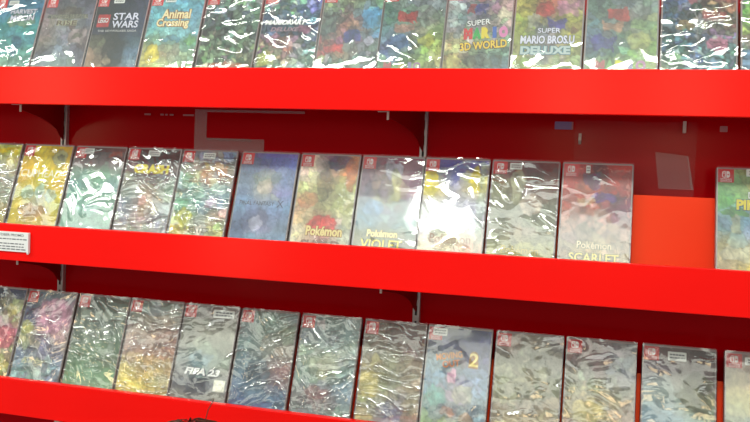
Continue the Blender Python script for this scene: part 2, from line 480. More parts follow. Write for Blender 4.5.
SINA, COSA = math.sin(LEAN), math.cos(LEAN)
def make_case(row, x, seed, label, rows, busy=0.4, patches=(), titles=(), wrap='m', sticker=None, tilt=0.0):
    t = empty('game_case', (x + W / 2, YB, -row * PITCH + ZB), (-LEAN, 0, 0))
    t.rotation_euler = (Matrix.Rotation(-LEAN, 3, 'X') @ Matrix.Rotation(tilt, 3, 'Y')).to_euler()
    tag(t, label, 'game case', ('game cases on the top shelf', 'game cases on the middle shelf', 'game cases on the bottom shelf')[row])
    link_data('case_shell', ME_CASE, t)
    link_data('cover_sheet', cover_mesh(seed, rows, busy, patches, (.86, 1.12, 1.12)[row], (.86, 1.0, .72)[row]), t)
    tb = link_data('logo_tab', ME_TAB, t); tb.location = (-CW / 2, 0, H / 2 + CH / 2)
    link_data('logo_emblem', ME_EMB, tb)
    for n, tt in enumerate(titles):
        s, u, v, w, h, hc = tt[:6]; kw = tt[6] if len(tt) > 6 else {}
        kw = dict(kw); back = kw.pop('back', None); bo = kw.pop('bo', 0.07)
        X, Z = (u - 0.5) * CW, H / 2 + (0.5 - v) * CH
        bm = bmesh.new(); mats = [ink(hc)]
        yy = -0.0010 - 0.0001 * n
        cols = kw.pop('cols', None)
        if back:
            mats.append(ink(back)); k2 = dict(kw); k2['bold'] = kw.get('bold', 0.02) + bo
            add_text(bm, s, X, Z, w * CW * (1.0 + bo * .25), yy + 0.0003, h=h * CH * (1 + 1.6 * bo), mi=1, **k2)
        if cols:
            k = len(s); ww = w * CW / k
            for q, chh in enumerate(s):
                mats.append(ink(cols[q % len(cols)]))
                add_text(bm, chh, X - w * CW / 2 + ww * (q + .5), Z + (kw.get('rot', 0) * ww * (q + .5 - k / 2)), ww * (.45 if chh in 'I1' else 1.0), yy, h=h * CH, mi=len(mats) - 1, **kw)
        else:
            add_text(bm, s, X, Z, w * CW, yy, h=h * CH, **kw)
        link_mesh('title', bm, mats, t)
    if sticker:
        st = link_data('price_sticker', ME_STICK, t)
        st.location = ((sticker[0] - 0.5) * CW, 0, H / 2 + (0.5 - sticker[1]) * CH)
        st.scale = (sticker[2] if len(sticker) > 2 else 1, 1, sticker[3] if len(sticker) > 3 else 1)
    link_data('plastic_wrap', ME_FILM[wrap], t)
    return t

IT = {'shear': 0.25}
X1 = [-.8715, -0.7629, -0.6569, -0.5493, -0.4417, -0.3348, -0.2301, -0.1268, -0.0226, 0.0828, 0.1892, 0.2958, .4035]
X2 = [-.9145, -0.8055, -0.6964, -0.5878, -0.4811, -0.3692, -0.2612, -0.1542, -0.0493, 0.0582, 0.166, .3855]
X3 = [-.8985, -0.7909, -0.6811, -0.5743, -0.4679, -0.3595, -0.2492, -0.1386, -0.0326, 0.0771, 0.1848, 0.2967, .4115]

# ---- top shelf
make_case(0, X1[0], 1, 'sealed game case with a teal cover, at the left end of the top shelf',
  '379 379 48a/48a 59a 48a/3aa 4aa 4aa/4aa 59a 4aa/59a 5aa 5ab/6ba 7ba 6ba/8ba 9ca 8ba/9cb 9cb 9cb', .35,
  [('e', .12, .56, .1, .12, '768', .6), ('e', .62, .6, .11, .13, '479', .7), ('e', .6, .28, .3, .08, '896', .6)],
  [('HARVEST', .62, .17, .56, .06, 'dde', {'back': '444'}), ('MOON', .62, .25, .5, .07, 'dde', {'back': '444'})], 'm', (.36, .06))
make_case(0, X1[1], 2, 'game case with a grey cover and brown winged emblem, left of the navy one',
  '667 667 556/878 887 778/988 9a9 778/988 aab 877/876 9ab 766/667 9ab 778/899 8aa 889/9ba 9ba 9ba', .35,
  [('e', .52, .2, .24, .08, '543', .6), ('e', .6, .34, .12, .05, '643', .7), ('r', .62, .40, .94, .57, 'a99', .9), ('e', .78, .48, .12, .04, '665', .8)],
  [('MONSTER HUNTER', .5, .24, .84, .05, '555', {'back': 'bb9', 'bo': .05}), ('RISE', .5, .32, .42, .06, '654', {'back': 'bb9', 'bo': .05})], 's')
make_case(0, X1[2], 3, 'game case with a dark navy cover and a red square by its white title',
  '223 223 335/222 123 235/223 112 236/334 112 346/775 222 467/987 443 68a/b97 553 79a/ba8 875 8ab', .35,
  [('r', .06, .22, .30, .37, 'c11', 1), ('e', .5, .68, .22, .2, '222', .7), ('e', .42, .78, .08, .06, 'a97', .7)],
  [('LEGO', .18, .295, .2, .06, 'eee', {'back': '311', 'bo': .04}), ('STAR', .63, .25, .52, .085, 'dde'), ('WARS', .63, .345, .52, .085, 'dde'), ('THE SKYWALKER SAGA', .5, .425, .78, .026, 'bbb')], 's', (.42, .06))
make_case(0, X1[3], 4, 'sealed game case with a blue-sky cover, gold title and one round yellow patch',
  '5ab 6ac 6bc/6bc 6bc 6bd/6bc 7cd 7bc/7bb 8cc 7bb/9b8 8a9 6a8/bb6 ba8 9b9/cc5 bc8 ac9/ac7 bca ac8', .4,
  [('e', .2, .70, .13, .12, 'dc0', .95), ('e', .88, .54, .1, .06, '6a5', .8), ('e', .5, .52, .2, .04, '48a', .6)],
  [('Animal', .52, .23, .55, .11, 'eda', {'back': '851', 'bold': .03}), ('Crossing', .48, .345, .62, .12, 'eda', {'back': '851', 'bold': .03})], 's', (.36, .06))
make_case(0, X1[4], 5, 'game case with a busy grey-green cover, right of the case with a gold title',
  '788 8a9 9a9/677 788 8a9/566 576 687/454 565 676/786 575 686/796 686 786/8a7 ba8 997/aa8 c96 aa8', .95,
  [('r', .25, .80, .8, .86, 'c63', .55)], [], 'm')
make_case(0, X1[5], 6, 'game case with a muted grey-violet cover and white slanted title, top shelf',
  '889 7a8 66a/688 798 67a/457 568 579/679 577 568/967 a77 689/8a6 a87 798/ab6 9a9 8a9/9ba acb 9bb', .8,
  [('r', .05, .33, .72, .46, '345', .5), ('e', .78, .42, .1, .06, 'a68', .7), ('e', .15, .74, .12, .08, 'bb3', .6)],
  [('MARIOKART', .42, .345, .74, .055, 'fff', {'shear': .3, 'bold': .05, 'back': '234'}), ('8', .9, .33, .12, .08, '9cd'), ('DELUXE', .42, .425, .5, .045, 'a89', IT)], 'm')
make_case(0, X1[6], 7, 'game case with red, blue and dark checked areas on its grey-green cover',
  '8a7 9a7 9b7/787 876 6ac/666 865 5ad/676 a65 6ab/a55 557 678/a65 986 788/7a8 8a8 799/8bb acc 8bb', .7,
  [('r', .05, .28, .27, .55, '566', .6), ('r', .08, .60, .42, .68, 'c33', .85), ('r', .42, .44, .68, .56, '349', .8), ('r', .45, .33, .66, .41, 'c97', .6), ('r', .70, .2, .96, .42, '4ad', .6)], [], 's')
make_case(0, X1[7], 8, 'game case with red over blue patches, left of the many-coloured block title',
  '788 899 99a/698 788 9aa/698 898 9a9/79a 998 9a7/67a 788 ab5/78a 798 ab6/8b8 9b7 ab8/9b9 ab9 ab9', .5,
  [('r', .26, .24, .56, .36, 'b33', .85), ('r', .2, .38, .5, .46, 'b87', .7), ('r', .16, .5, .44, .64, '57a', .8), ('e', .78, .3, .15, .09, '777', .6), ('e', .75, .55, .14, .06, 'bb3', .6)],
  [('MARIO', .4, .83, .6, .085, 'aa9', {'cols': ['b77', '9b8', 'bb8', '99b', 'a8a'], 'bold': .05})], 'm')
make_case(0, X1[8], 9, 'sealed game case with a pale cover and many-coloured block title over yellow lettering',
  'cbc c77 cbb/bbb 66a caa/9bb 668 bb9/bbb 999 cbb/bb8 bb7 9b9/ba7 888 7a8/cb6 886 8ab/cb8 aa9 7ab', .6,
  [('r', .4, .17, .62, .27, '339', .7), ('r', .32, .16, .42, .28, 'a22', .8), ('r', .3, .72, .9, .84, '665', .6), ('e', .15, .8, .13, .1, 'cc7', .6)],
  [('SUPER', .5, .37, .36, .06, 'eee', {'back': '333', 'rot': .12}), ('MARIO', .62, .48, .68, .12, 'c33', {'cols': ['c22', '2a4', 'dc2', '36b', 'd8b'], 'bold': .10, 'rot': .06, 'back': None}),
   ('3D WORLD', .6, .61, .72, .085, 'ec2', {'back': '531', 'rot': .1, 'bold': .03})], 's')
make_case(0, X1[9], 10, 'sealed game case with a yellow-green cover and silver stacked title',
  'bb4 b64 c9a/ba4 b54 ca9/bb3 965 bb3/ab4 668 cb3/bb4 99a bb4/aa6 99a aa5/ac5 ab6 ab5/ab8 bb8 9ba', .5,
  [('r', .32, .17, .58, .3, 'b22', .8), ('r', .5, .34, .78, .44, '43a', .8), ('r', .64, .16, .95, .3, 'c8a', .7), ('r', .2, .3, .36, .42, 'bba', .7), ('e', .9, .46, .07, .05, '743', .8)],
  [('SUPER', .52, .46, .34, .05, 'dde', {'back': '333'}), ('MARIO BROS.U', .5, .555, .8, .085, 'dde', {'back': '444', 'bold': .04}), ('DELUXE', .48, .665, .74, .085, 'bcc', {'back': '478', 'bold': .05})], 's')
make_case(0, X1[10], 11, 'game case with red over blue patches, left of the blue collage case',
  '788 899 8a9/687 788 9aa/687 887 9a9/689 887 8a6/67a 687 9b5/678 697 9b5/8a6 9b6 ab6/9b8 ab9 ab8', .5,
  [('r', .28, .24, .6, .36, 'b32', .85), ('r', .24, .38, .54, .47, 'b86', .75), ('r', .1, .52, .42, .66, '439', .7), ('e', .76, .29, .15, .08, '777', .6), ('e', .75, .58, .16, .09, 'bb6', .6)],
  [('MARIO', .5, .815, .72, .10, 'aa9', {'cols': ['b66', '8b7', 'dd3', '99b', 'b8a'], 'bold': .06})], 's')
make_case(0, X1[11], 12, 'game case with a crowded blue collage cover and pale crossed lines',
  '457 a66 a75/457 877 a66/467 887 985/468 678 976/478 578 979/598 578 598/8a7 68a 69a/7ab 8ab 7ab', .95,
  [('e', .76, .61, .13, .08, 'c79', .85), ('r', .55, .28, .85, .36, 'b44', .6), ('r', .46, .15, .485, .8, 'bbb', .5), ('r', .03, .36, .97, .375, 'bbb', .5), ('e', .3, .42, .12, .06, 'b94', .6)], [], 'm')
make_case(0, X1[12], 13, 'game case cut off by the frame at the right end of the top shelf',
  '78a cb7 6ad/8a7 bb5 7ac/7b4 ab5 8ac/8b5 ba6 8ac/ba7 998 79c/7ac 8bb 8bc/8bc 9bc 8bc/8bc 9cc 8bc', .7, [], [], 'm')

# ---- middle shelf
make_case(1, X2[0], 21, 'sealed game case in badly creased film at the left end of the middle shelf',
  '998 bb6 cc4/998 998 cb5/887 998 998/887 aa9 998/998 aa8 998/aa8 ba8 aa7/ba7 cb7 ba7/bb6 cc6 cb7', .4,
  [('r', .5, .03, .95, .1, 'cb1', .9)], [], 'h')
make_case(1, X2[1], 22, 'sealed game case with a bright yellow cover and pale title',
  'cb0 cb0 ca0/ca0 cb1 ca0/ca1 cb1 cb2/ca2 bb4 ca2/bb5 aa8 cb3/cb5 aa9 bb5/cb4 b97 cb4/cb5 cb5 cb6', .15,
  [('e', .80, .14, .15, .10, '996', .95), ('e', .80, .13, .08, .03, '775', .9), ('e', .28, .55, .13, .08, '8aa', .55), ('e', .52, .52, .09, .08, '9bb', .55), ('e', .76, .58, .12, .08, '8ab', .55), ('e', .45, .76, .3, .07, 'a86', .7)],
  [('CUPHEAD', .46, .33, .84, .09, 'eed', {'bold': 0})], 'm')
make_case(1, X2[2], 23, 'game case with a dark top fading to pale grey, right of the yellow case',  # grey below the dark top is glare put into the palette
  '644 433 644/766 766 766/798 7a8 798/799 8a9 799/7a9 9ba 8a9/8a9 8aa 8a9/8a9 8a9 8a9/8a9 8aa 8a9', .15,
  [('r', .08, .70, .2, .74, 'cdd', .4), ('r', .24, .70, .34, .74, 'cdd', .4), ('r', .38, .70, .52, .74, 'cdd', .4), ('r', .7, .04, .95, .1, 'a54', .6)], [], 'm', (.27, .045, .95, 1.1))
make_case(1, X2[3], 24, 'sealed game case with a dark brown top and fat yellow title',
  '522 311 422/533 422 533/776 766 777/887 987 898/899 b98 998/99a ca8 9aa/aaa baa aab/bbb bba bbb', .4, [],
  [('CRASH', .5, .225, .68, .105, 'dc0', {'back': '640', 'bold': .06})], 'h', (.5, .045, 1.1, 1.1))
make_case(1, X2[4], 25, 'game case with grey-green cover and tan patches, left of the misty violet case',
  '889 889 78a/9a8 b96 a97/8a8 b97 a98/899 8a9 899/7a9 8aa 89a/9a7 8aa b98/bb5 aaa bb8/cb5 bba bb7', .5,
  [('e', .22, .74, .14, .1, 'bb4', .7), ('r', .35, .2, .55, .28, 'b85', .5), ('r', .7, .18, .9, .27, 'b74', .5), ('r', .58, .52, .8, .62, 'b9a', .6)],
  [('SISTER', .56, .87, .4, .06, '776')], 'h', (.5, .05, 1.1, 1.1))
make_case(1, X2[5], 26, 'game case with a misty violet-blue cover and thin dark title',
  '557 55a 66b/568 779 67a/789 aa9 78a/78a aa9 88b/79b 89b 79b/679 88a 78a/457 aac 789/79b 8ab 8ac', .2,
  [('e', .5, .26, .26, .09, '676', .4), ('e', .5, .36, .14, .08, 'cba', .5), ('e', .42, .76, .12, .07, 'dde', .6), ('e', .4, .72, .25, .12, '335', .35)],
  [('FINAL FANTASY', .4, .545, .62, .045, '445', {'bold': 0}), ('X', .82, .545, .12, .075, '446', {'bold': 0})], 's')
make_case(1, X2[6], 27, 'game case with a cream cover and a red patch behind its title',
  'dcb 646 b85/dcb 876 c84/cc9 985 bb7/bb7 886 bb8/ca8 aa7 bb8/cb9 a75 ccb/ddb b44 ccb/dcb a77 ddc', .35,
  [('e', .68, .06, .2, .09, '325', .8), ('e', .9, .18, .1, .2, 'b63', .7), ('e', .46, .3, .14, .16, '653', .6), ('e', .2, .48, .16, .09, 'b64', .45), ('e', .52, .74, .26, .1, 'c33', .8)],
  [('Pokémon', .56, .80, .62, .10, 'ed9', {'back': '963', 'bold': .04}), ('SHIELD', .52, .93, .66, .07, '976', {'bold': .04})], 's')
make_case(1, X2[7], 28, 'sealed game case with a plum top, blue-grey middle and yellow outlined title',
  '745 735 724/756 a98 735/767 ba8 746/778 996 757/689 889 788/79a 899 799/886 886 887/997 997 998', .25,
  [('e', .52, .14, .15, .1, 'aab', .7), ('e', .58, .3, .11, .16, 'bb8', .6), ('e', .42, .34, .12, .14, '768', .5), ('e', .25, .52, .16, .09, '79b', .6)],
  [('Pokémon', .46, .79, .5, .075, 'fe9', {'back': '542', 'bold': .04}), ('VIOLET', .46, .90, .68, .10, 'ed2', {'back': '553', 'bold': .02})], 's')
make_case(1, X2[8], 29, 'game case with violet-blue top, yellow corners and white glare across its middle',  # pale lower rows put the white glare into the cover colours
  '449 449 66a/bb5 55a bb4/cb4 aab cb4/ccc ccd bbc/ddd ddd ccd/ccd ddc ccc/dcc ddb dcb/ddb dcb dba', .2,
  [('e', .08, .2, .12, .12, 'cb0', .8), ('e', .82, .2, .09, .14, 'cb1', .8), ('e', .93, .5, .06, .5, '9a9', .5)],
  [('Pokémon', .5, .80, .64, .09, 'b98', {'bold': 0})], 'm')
make_case(1, X2[9], 30, 'game case with a brown top and beige cover, left of the orange-topped case',
  '823 512 622/764 654 643/886 877 754/887 998 776/887 998 887/998 a98 998/aa8 aa8 aa8/bb8 bb7 bb8', .2,
  [('e', .4, .26, .1, .2, 'aa8', .6), ('e', .62, .42, .16, .12, 'ba9', .6)],
  [('Pokémon', .5, .87, .56, .08, 'dc7', {'back': '996', 'bold': 0})], 'm', (.35, .045, .9, 1.1))
make_case(1, X2[10], 31, 'game case with an orange-red top and violet streaks above grey glare',  # lower rows greyed: glare partly painted into the cover
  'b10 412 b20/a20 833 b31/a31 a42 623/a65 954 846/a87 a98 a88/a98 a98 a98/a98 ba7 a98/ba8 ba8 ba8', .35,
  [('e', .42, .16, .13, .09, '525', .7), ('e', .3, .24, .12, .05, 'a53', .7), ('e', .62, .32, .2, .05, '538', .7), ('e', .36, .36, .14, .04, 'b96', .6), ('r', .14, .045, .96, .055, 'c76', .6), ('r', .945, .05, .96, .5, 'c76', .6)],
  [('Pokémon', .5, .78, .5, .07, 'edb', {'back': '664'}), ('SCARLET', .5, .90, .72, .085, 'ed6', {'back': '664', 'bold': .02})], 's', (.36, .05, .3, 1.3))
make_case(1, X2[11], 32, "game case with green and blue cover, standing apart at the middle shelf's right end",
  '8a7 9a7 9b8/7a6 aa6 ab7/6a5 8a8 9a8/79a 7ac 8ac/8aa 8ac 9ac/ba7 bbb cc6/ba8 cc9 dc2/cb9 dc6 dc2', .3,
  [('e', .22, .40, .2, .04, '584', .9), ('e', .24, .5, .08, .1, 'aa8', .7), ('e', .3, .78, .24, .07, 'ccb', .6)],
  [('DETECTIVE', .66, .24, .5, .06, 'eee', {'back': '354'}), ('PIKACHU', .64, .33, .78, .10, 'dc0', {'back': '257', 'bold': .05}), ('RETURNS', .68, .425, .5, .06, 'eee', {'back': '354'})], 's', (.55, .03, 1.6, 1.2))

# ---- bottom shelf
make_case(2, X3[0], 41, 'game case with a dark blue cover at the left end of the bottom shelf',
  '224 225 226/335 874 bb7/336 557 995/448 b78 c79/559 c67 c68/88a b79 aa8/994 ab4 aa4/aa4 bb5 aa5', .5,
  [('e', .75, .55, .25, .13, 'd67', .8), ('e', .8, .25, .12, .08, 'cb4', .7)], [], 'm')
make_case(2, X3[1], 42, 'game case with a large pale pink area on blue-grey, bottom shelf',
  '467 578 778/557 a89 b89/558 c9a c9a/997 b89 c99/aa6 88a a99/78a 88a 88a/8ab aa9 8ab/8bb 9bb 9ab', .4,
  [('e', .62, .26, .36, .2, 'c8a', .75), ('e', .14, .42, .12, .08, 'bb4', .8)], [('Kirby', .42, .78, .5, .08, 'cca', {'shear': .3})], 'h')
make_case(2, X3[2], 43, 'game case with a plain dull green cover, bottom shelf',
  '443 454 565/565 676 676/676 676 676/676 787 686/686 797 686/686 797 786/7a7 7a8 7a7/8b8 9b9 8b8', .15,
  [('e', .16, .2, .11, .07, '9a9', .8), ('r', .34, .16, .5, .25, 'bcb', .6), ('r', .55, .16, .7, .25, 'bcb', .6), ('r', .74, .16, .96, .25, 'bcb', .6), ('e', .3, .44, .08, .14, '9a9', .35), ('e', .82, .56, .11, .07, '898', .7)], [], 'h')
make_case(2, X3[3], 44, 'game case fading from pinkish grey to yellow-orange, bottom shelf',
  '798 899 898/998 a98 a98/a98 a87 a87/a99 a87 a76/b98 b86 b86/cb6 ca5 ca6/dc4 db3 bb8/dc4 dc4 cb6', .3, [],
  [('24', .76, .56, .2, .055, 'dcb', IT)], 'h')
make_case(2, X3[4], 45, 'game case with a grey cover and white slanted title over a dark block',
  '888 877 877/887 998 887/887 998 998/998 9a9 998/899 8aa 9a9/888 799 998/667 445 889/998 888 998', .2,
  [('r', .24, .76, .62, .92, '556', .7), ('r', .76, .76, .97, .88, 'eed', 1), ('e', .45, .56, .22, .08, '79a', .5)],
  [('FIFA 23', .52, .69, .66, .075, 'fff', {'shear': .2, 'bold': .05, 'back': '556'})], 'm', (.74, .07, 1.9, 1.5))
make_case(2, X3[5], 46, 'game case with a teal cover and faint dusky red area, bottom shelf',
  '788 798 788/788 798 897/688 887 887/688 788 987/689 777 a77/58a 567 977/579 578 679/57a 57a 58a', .3,
  [('e', .35, .64, .14, .1, '345', .6)], [], 'h')
make_case(2, X3[6], 47, 'game case with a pale silver cover, left of the tan one, bottom shelf',
  '899 8a9 899/789 899 799/9a9 9aa 9a9/9a9 aa8 9aa/8a9 aa7 8aa/899 899 79a/988 a77 89a/899 899 8a9', .35,
  [('r', .26, .04, .4, .10, 'a99', .8), ('r', .40, .03, .42, .11, '222', .9), ('e', .4, .76, .2, .06, 'a66', .5)], [], 'h')
make_case(2, X3[7], 48, 'game case with a tan cover and reddish-brown top, bottom shelf',
  '765 643 632/875 754 743/998 997 976/ba6 997 986/cb5 886 a97/bb6 aa9 a97/997 88a a97/cb7 99a b98', .35,
  [('e', .17, .62, .17, .14, 'cb5', .7), ('e', .4, .58, .08, .06, '774', .7), ('r', .45, .82, .75, .95, '77a', .5)], [], 'h')
make_case(2, X3[8], 49, 'game case with violet to sky-blue cover and a large yellow numeral 2',
  '557 336 338/668 448 559/799 877 77a/68a 79a 8ac/69b a8a 8ac/599 99a 8ab/799 999 79a/9b7 ab7 8ac', .4,
  [('e', .42, .46, .09, .06, 'd9b', .9), ('e', .2, .66, .17, .09, '4a9', .7), ('e', .62, .62, .17, .09, 'aa8', .6), ('r', .45, .72, .85, .77, '567', .6), ('e', .4, .8, .1, .05, 'b75', .7), ('e', .7, .86, .12, .05, 'b84', .6)],
  [('MOVING', .36, .27, .42, .065, 'e92', {'back': '431', 'rot': .2}), ('OUT', .40, .345, .28, .065, 'd72', {'back': '431', 'rot': .2}), ('2', .76, .29, .15, .13, 'fe9', {'back': 'a71', 'bo': .16, 'rot': -.05})], 's', (.18, .045, 1.1, 1.3))
make_case(2, X3[9], 50, 'game case with an even beige cover, right of the sky-blue one, bottom shelf',
  '976 986 877/987 997 887/997 997 998/997 a97 997/997 998 997/a97 a98 a97/ba8 ba7 ba8/cb8 cb7 cb8', .35,
  [('e', .45, .48, .16, .1, '886', .5), ('e', .7, .36, .12, .08, 'aa8', .6)], [], 'm')
make_case(2, X3[10], 51, 'game case with a tan and rose cover, white slanted title at its foot',
  '955 866 888/866 977 789/998 998 999/997 aa7 998/a97 ba7 a98/ba7 cb6 b98/b98 ba7 b98/a87 a87 a87', .4,
  [('e', .35, .62, .22, .07, 'cb6', .7), ('r', .5, .03, .95, .12, '756', .5)],
  [('CAPCOM', .54, .775, .36, .04, 'dcb', {'bold': 0}), ('FIGHTING', .56, .86, .66, .075, 'fff', {'shear': .25, 'bold': .04})], 'm')
make_case(2, X3[11], 52, 'sealed game case with a misty pale-blue cover and a dark olive floating rock',
  '633 644 422/878 766 644/9aa 998 766/9aa 9a9 885/8ab 9aa 897/8ab 8ab 8a9/8ac 8ab 8ab/9bb 9bb 9bb', .12,
  [('e', .76, .30, .2, .10, '553', .8), ('e', .66, .42, .22, .08, '664', .8), ('e', .78, .5, .16, .07, '664', .7), ('e', .85, .16, .2, .06, '766', .6), ('e', .2, .2, .3, .04, '878', .5)], [], 'm', (.47, .075, 1.25, 1.4))
make_case(2, X3[12], 53, "game case with a hazy yellow cover, cut off at the bottom shelf's right end",
  '866 976 765/a97 b97 a87/ba6 cb6 b96/bb7 cb6 a86/aa8 9a9 898/799 799 799/68a 79a 68a/69a 69a 69a', .2, [], [], 's', (.42, .06, 1.6, 1.2))

# ------------------------------------------------------------------ the promotional card on the middle lip
t = empty('promotional_card', (-0.768, -0.0015, -PITCH - 0.0305))
tag(t, 'white promotional card with small grey print on the middle shelf lip', 'card')
bm = bmesh.new(); box(bm, -0.075, 0.055, -0.0008, 0.0, -0.017, 0.017)
link_mesh('card_sheet', bm, M_WHITE, t)
bm = bmesh.new(); rng = random.Random(3)
add_text(bm, 'THIS OCTOBER PROMO', 0.004, 0.0115, 0.080, -0.0011, h=0.0042, bold=0.01)
for k, z in enumerate((0.0045, -0.0035, -0.0085, -0.0130)):
    x = -0.028 if k == 0 else -0.072
    while x < 0.044:
        l = rng.uniform(0.003, 0.009); poly(bm, [(x, z - .0009), (x + l, z - .0009), (x + l, z + .0009), (x, z + .0009)], -0.0011); x += l + 0.0018
link_mesh('print', bm, M_INK, t)
bm = bmesh.new(); prism_x(bm, [(0, -0.017), (-0.004, -0.020), (-0.005, -0.018), (-0.005, 0.016), (0, 0.017)], 0.0535, 0.0565)
tag(link_mesh('curled_edge', bm, M_WHITE, t), 'card edge curling forward')

# ------------------------------------------------------------------ fixed bits and modelled reflections on the back wall between top and middle shelves
t = empty('clear_pocket', (-0.48, WALL - 0.001, -0.10)); tag(t, 'clear plastic pocket on the red wall above the misty violet case', 'plastic pocket')
bm = bmesh.new(); box(bm, -0.012, 0.012, -0.0016, -0.0004, -0.006, 0.041); box(bm, -0.012, 0.125, -0.0016, -0.0004, -0.036, -0.006); box(bm, -0.012, 0.20, -0.0016, -0.0004, 0.041, 0.0455)
box(bm, 0.012, 0.10, -0.0012, -0.0004, -0.010, -0.0055, 0)
link_mesh('seam', bm, M_ACR, t)
bm = bmesh.new()
for x, w in ((-0.115, 0.013), (-0.082, 0.007), (-0.072, 0.005), (-0.063, 0.008), (-0.036, 0.022)): box(bm, x, x + w, -0.0018, -0.0012, 0.033, 0.0362)
tag(link_mesh('edge_strip', bm, M_FAINT, t), 'pale broken edge strip')
t = empty('paper_reflection', (0.345, WALL - 0.002, -0.12)); tag(t, 'paper reflection in the red wall, modelled as a clear pane with pale sheet', 'wall reflection')  # pane and pale sheet stand in for a paper reflection in the wall
bm = bmesh.new(); box(bm, -0.165, 0.018, -0.003, -0.0005, -0.06, 0.060, 0.0006); link_mesh('holder', bm, M_ACR2, t)
bm = bmesh.new(); poly(bm, [(-0.034, -0.044), (0.017, -0.044), (0.007, 0.008), (-0.042, 0.013)], -0.0036); poly(bm, [(0.0135, -0.044), (0.017, -0.044), (0.007, 0.008), (0.005, 0.008)], -0.0040); link_mesh('sheet', bm, M_ACR, t)
bm = bmesh.new(); box(bm, -0.0035, 0.0015, -0.006, -0.003, 0.043, 0.0615, 0.0005); link_mesh('corner_clip', bm, M_WHITEM, t)
M_BLUE = mat('pale_blue_reflection', (0.30, 0.22, 0.50), 0.4)
for nm, x, z, w, h, m_, lb in (('blue_reflection_patch', 0.1625, -0.069, 0.029, 0.0125, M_BLUE, 'pale blue reflection patch on the red wall below the top shelf'),  # flat coloured patch in place of a bluish reflection in the wall
                        ('wall_sticker', 0.401, -0.069, 0.011, 0.009, M_FAINT, 'small square pale sticker on the red wall above the case standing apart')):
    bm = bmesh.new(); poly(bm, rrect(-w / 2, w / 2, -h / 2, h / 2, 0.001, 3), 0)
    if nm == 'blue_reflection_patch': poly(bm, [(w / 2 - .0025, -h / 2), (w / 2, -h / 2), (w / 2, h / 2), (w / 2 - .0025, h / 2)], -0.0003, 1)
    o = link_mesh(nm, bm, [m_, M_FAINT]); o.location = (x, WALL - 0.0006, z); tag(o, lb, 'sticker')
bm = bmesh.new(); prism_x(bm, [(0, 0.009), (-0.002, 0.009), (-0.003, -0.003), (-0.012, 0.002), (-0.012, -0.003), (-0.003, -0.0085), (0, -0.008)], -0.0022, 0.0022)
o = link_mesh('wall_hook', bm, M_WHITEM); o.location = (0.1885, WALL - 0.0005, -0.090); tag(o, 'small white hook on the red wall above the orange-topped case', 'hook')

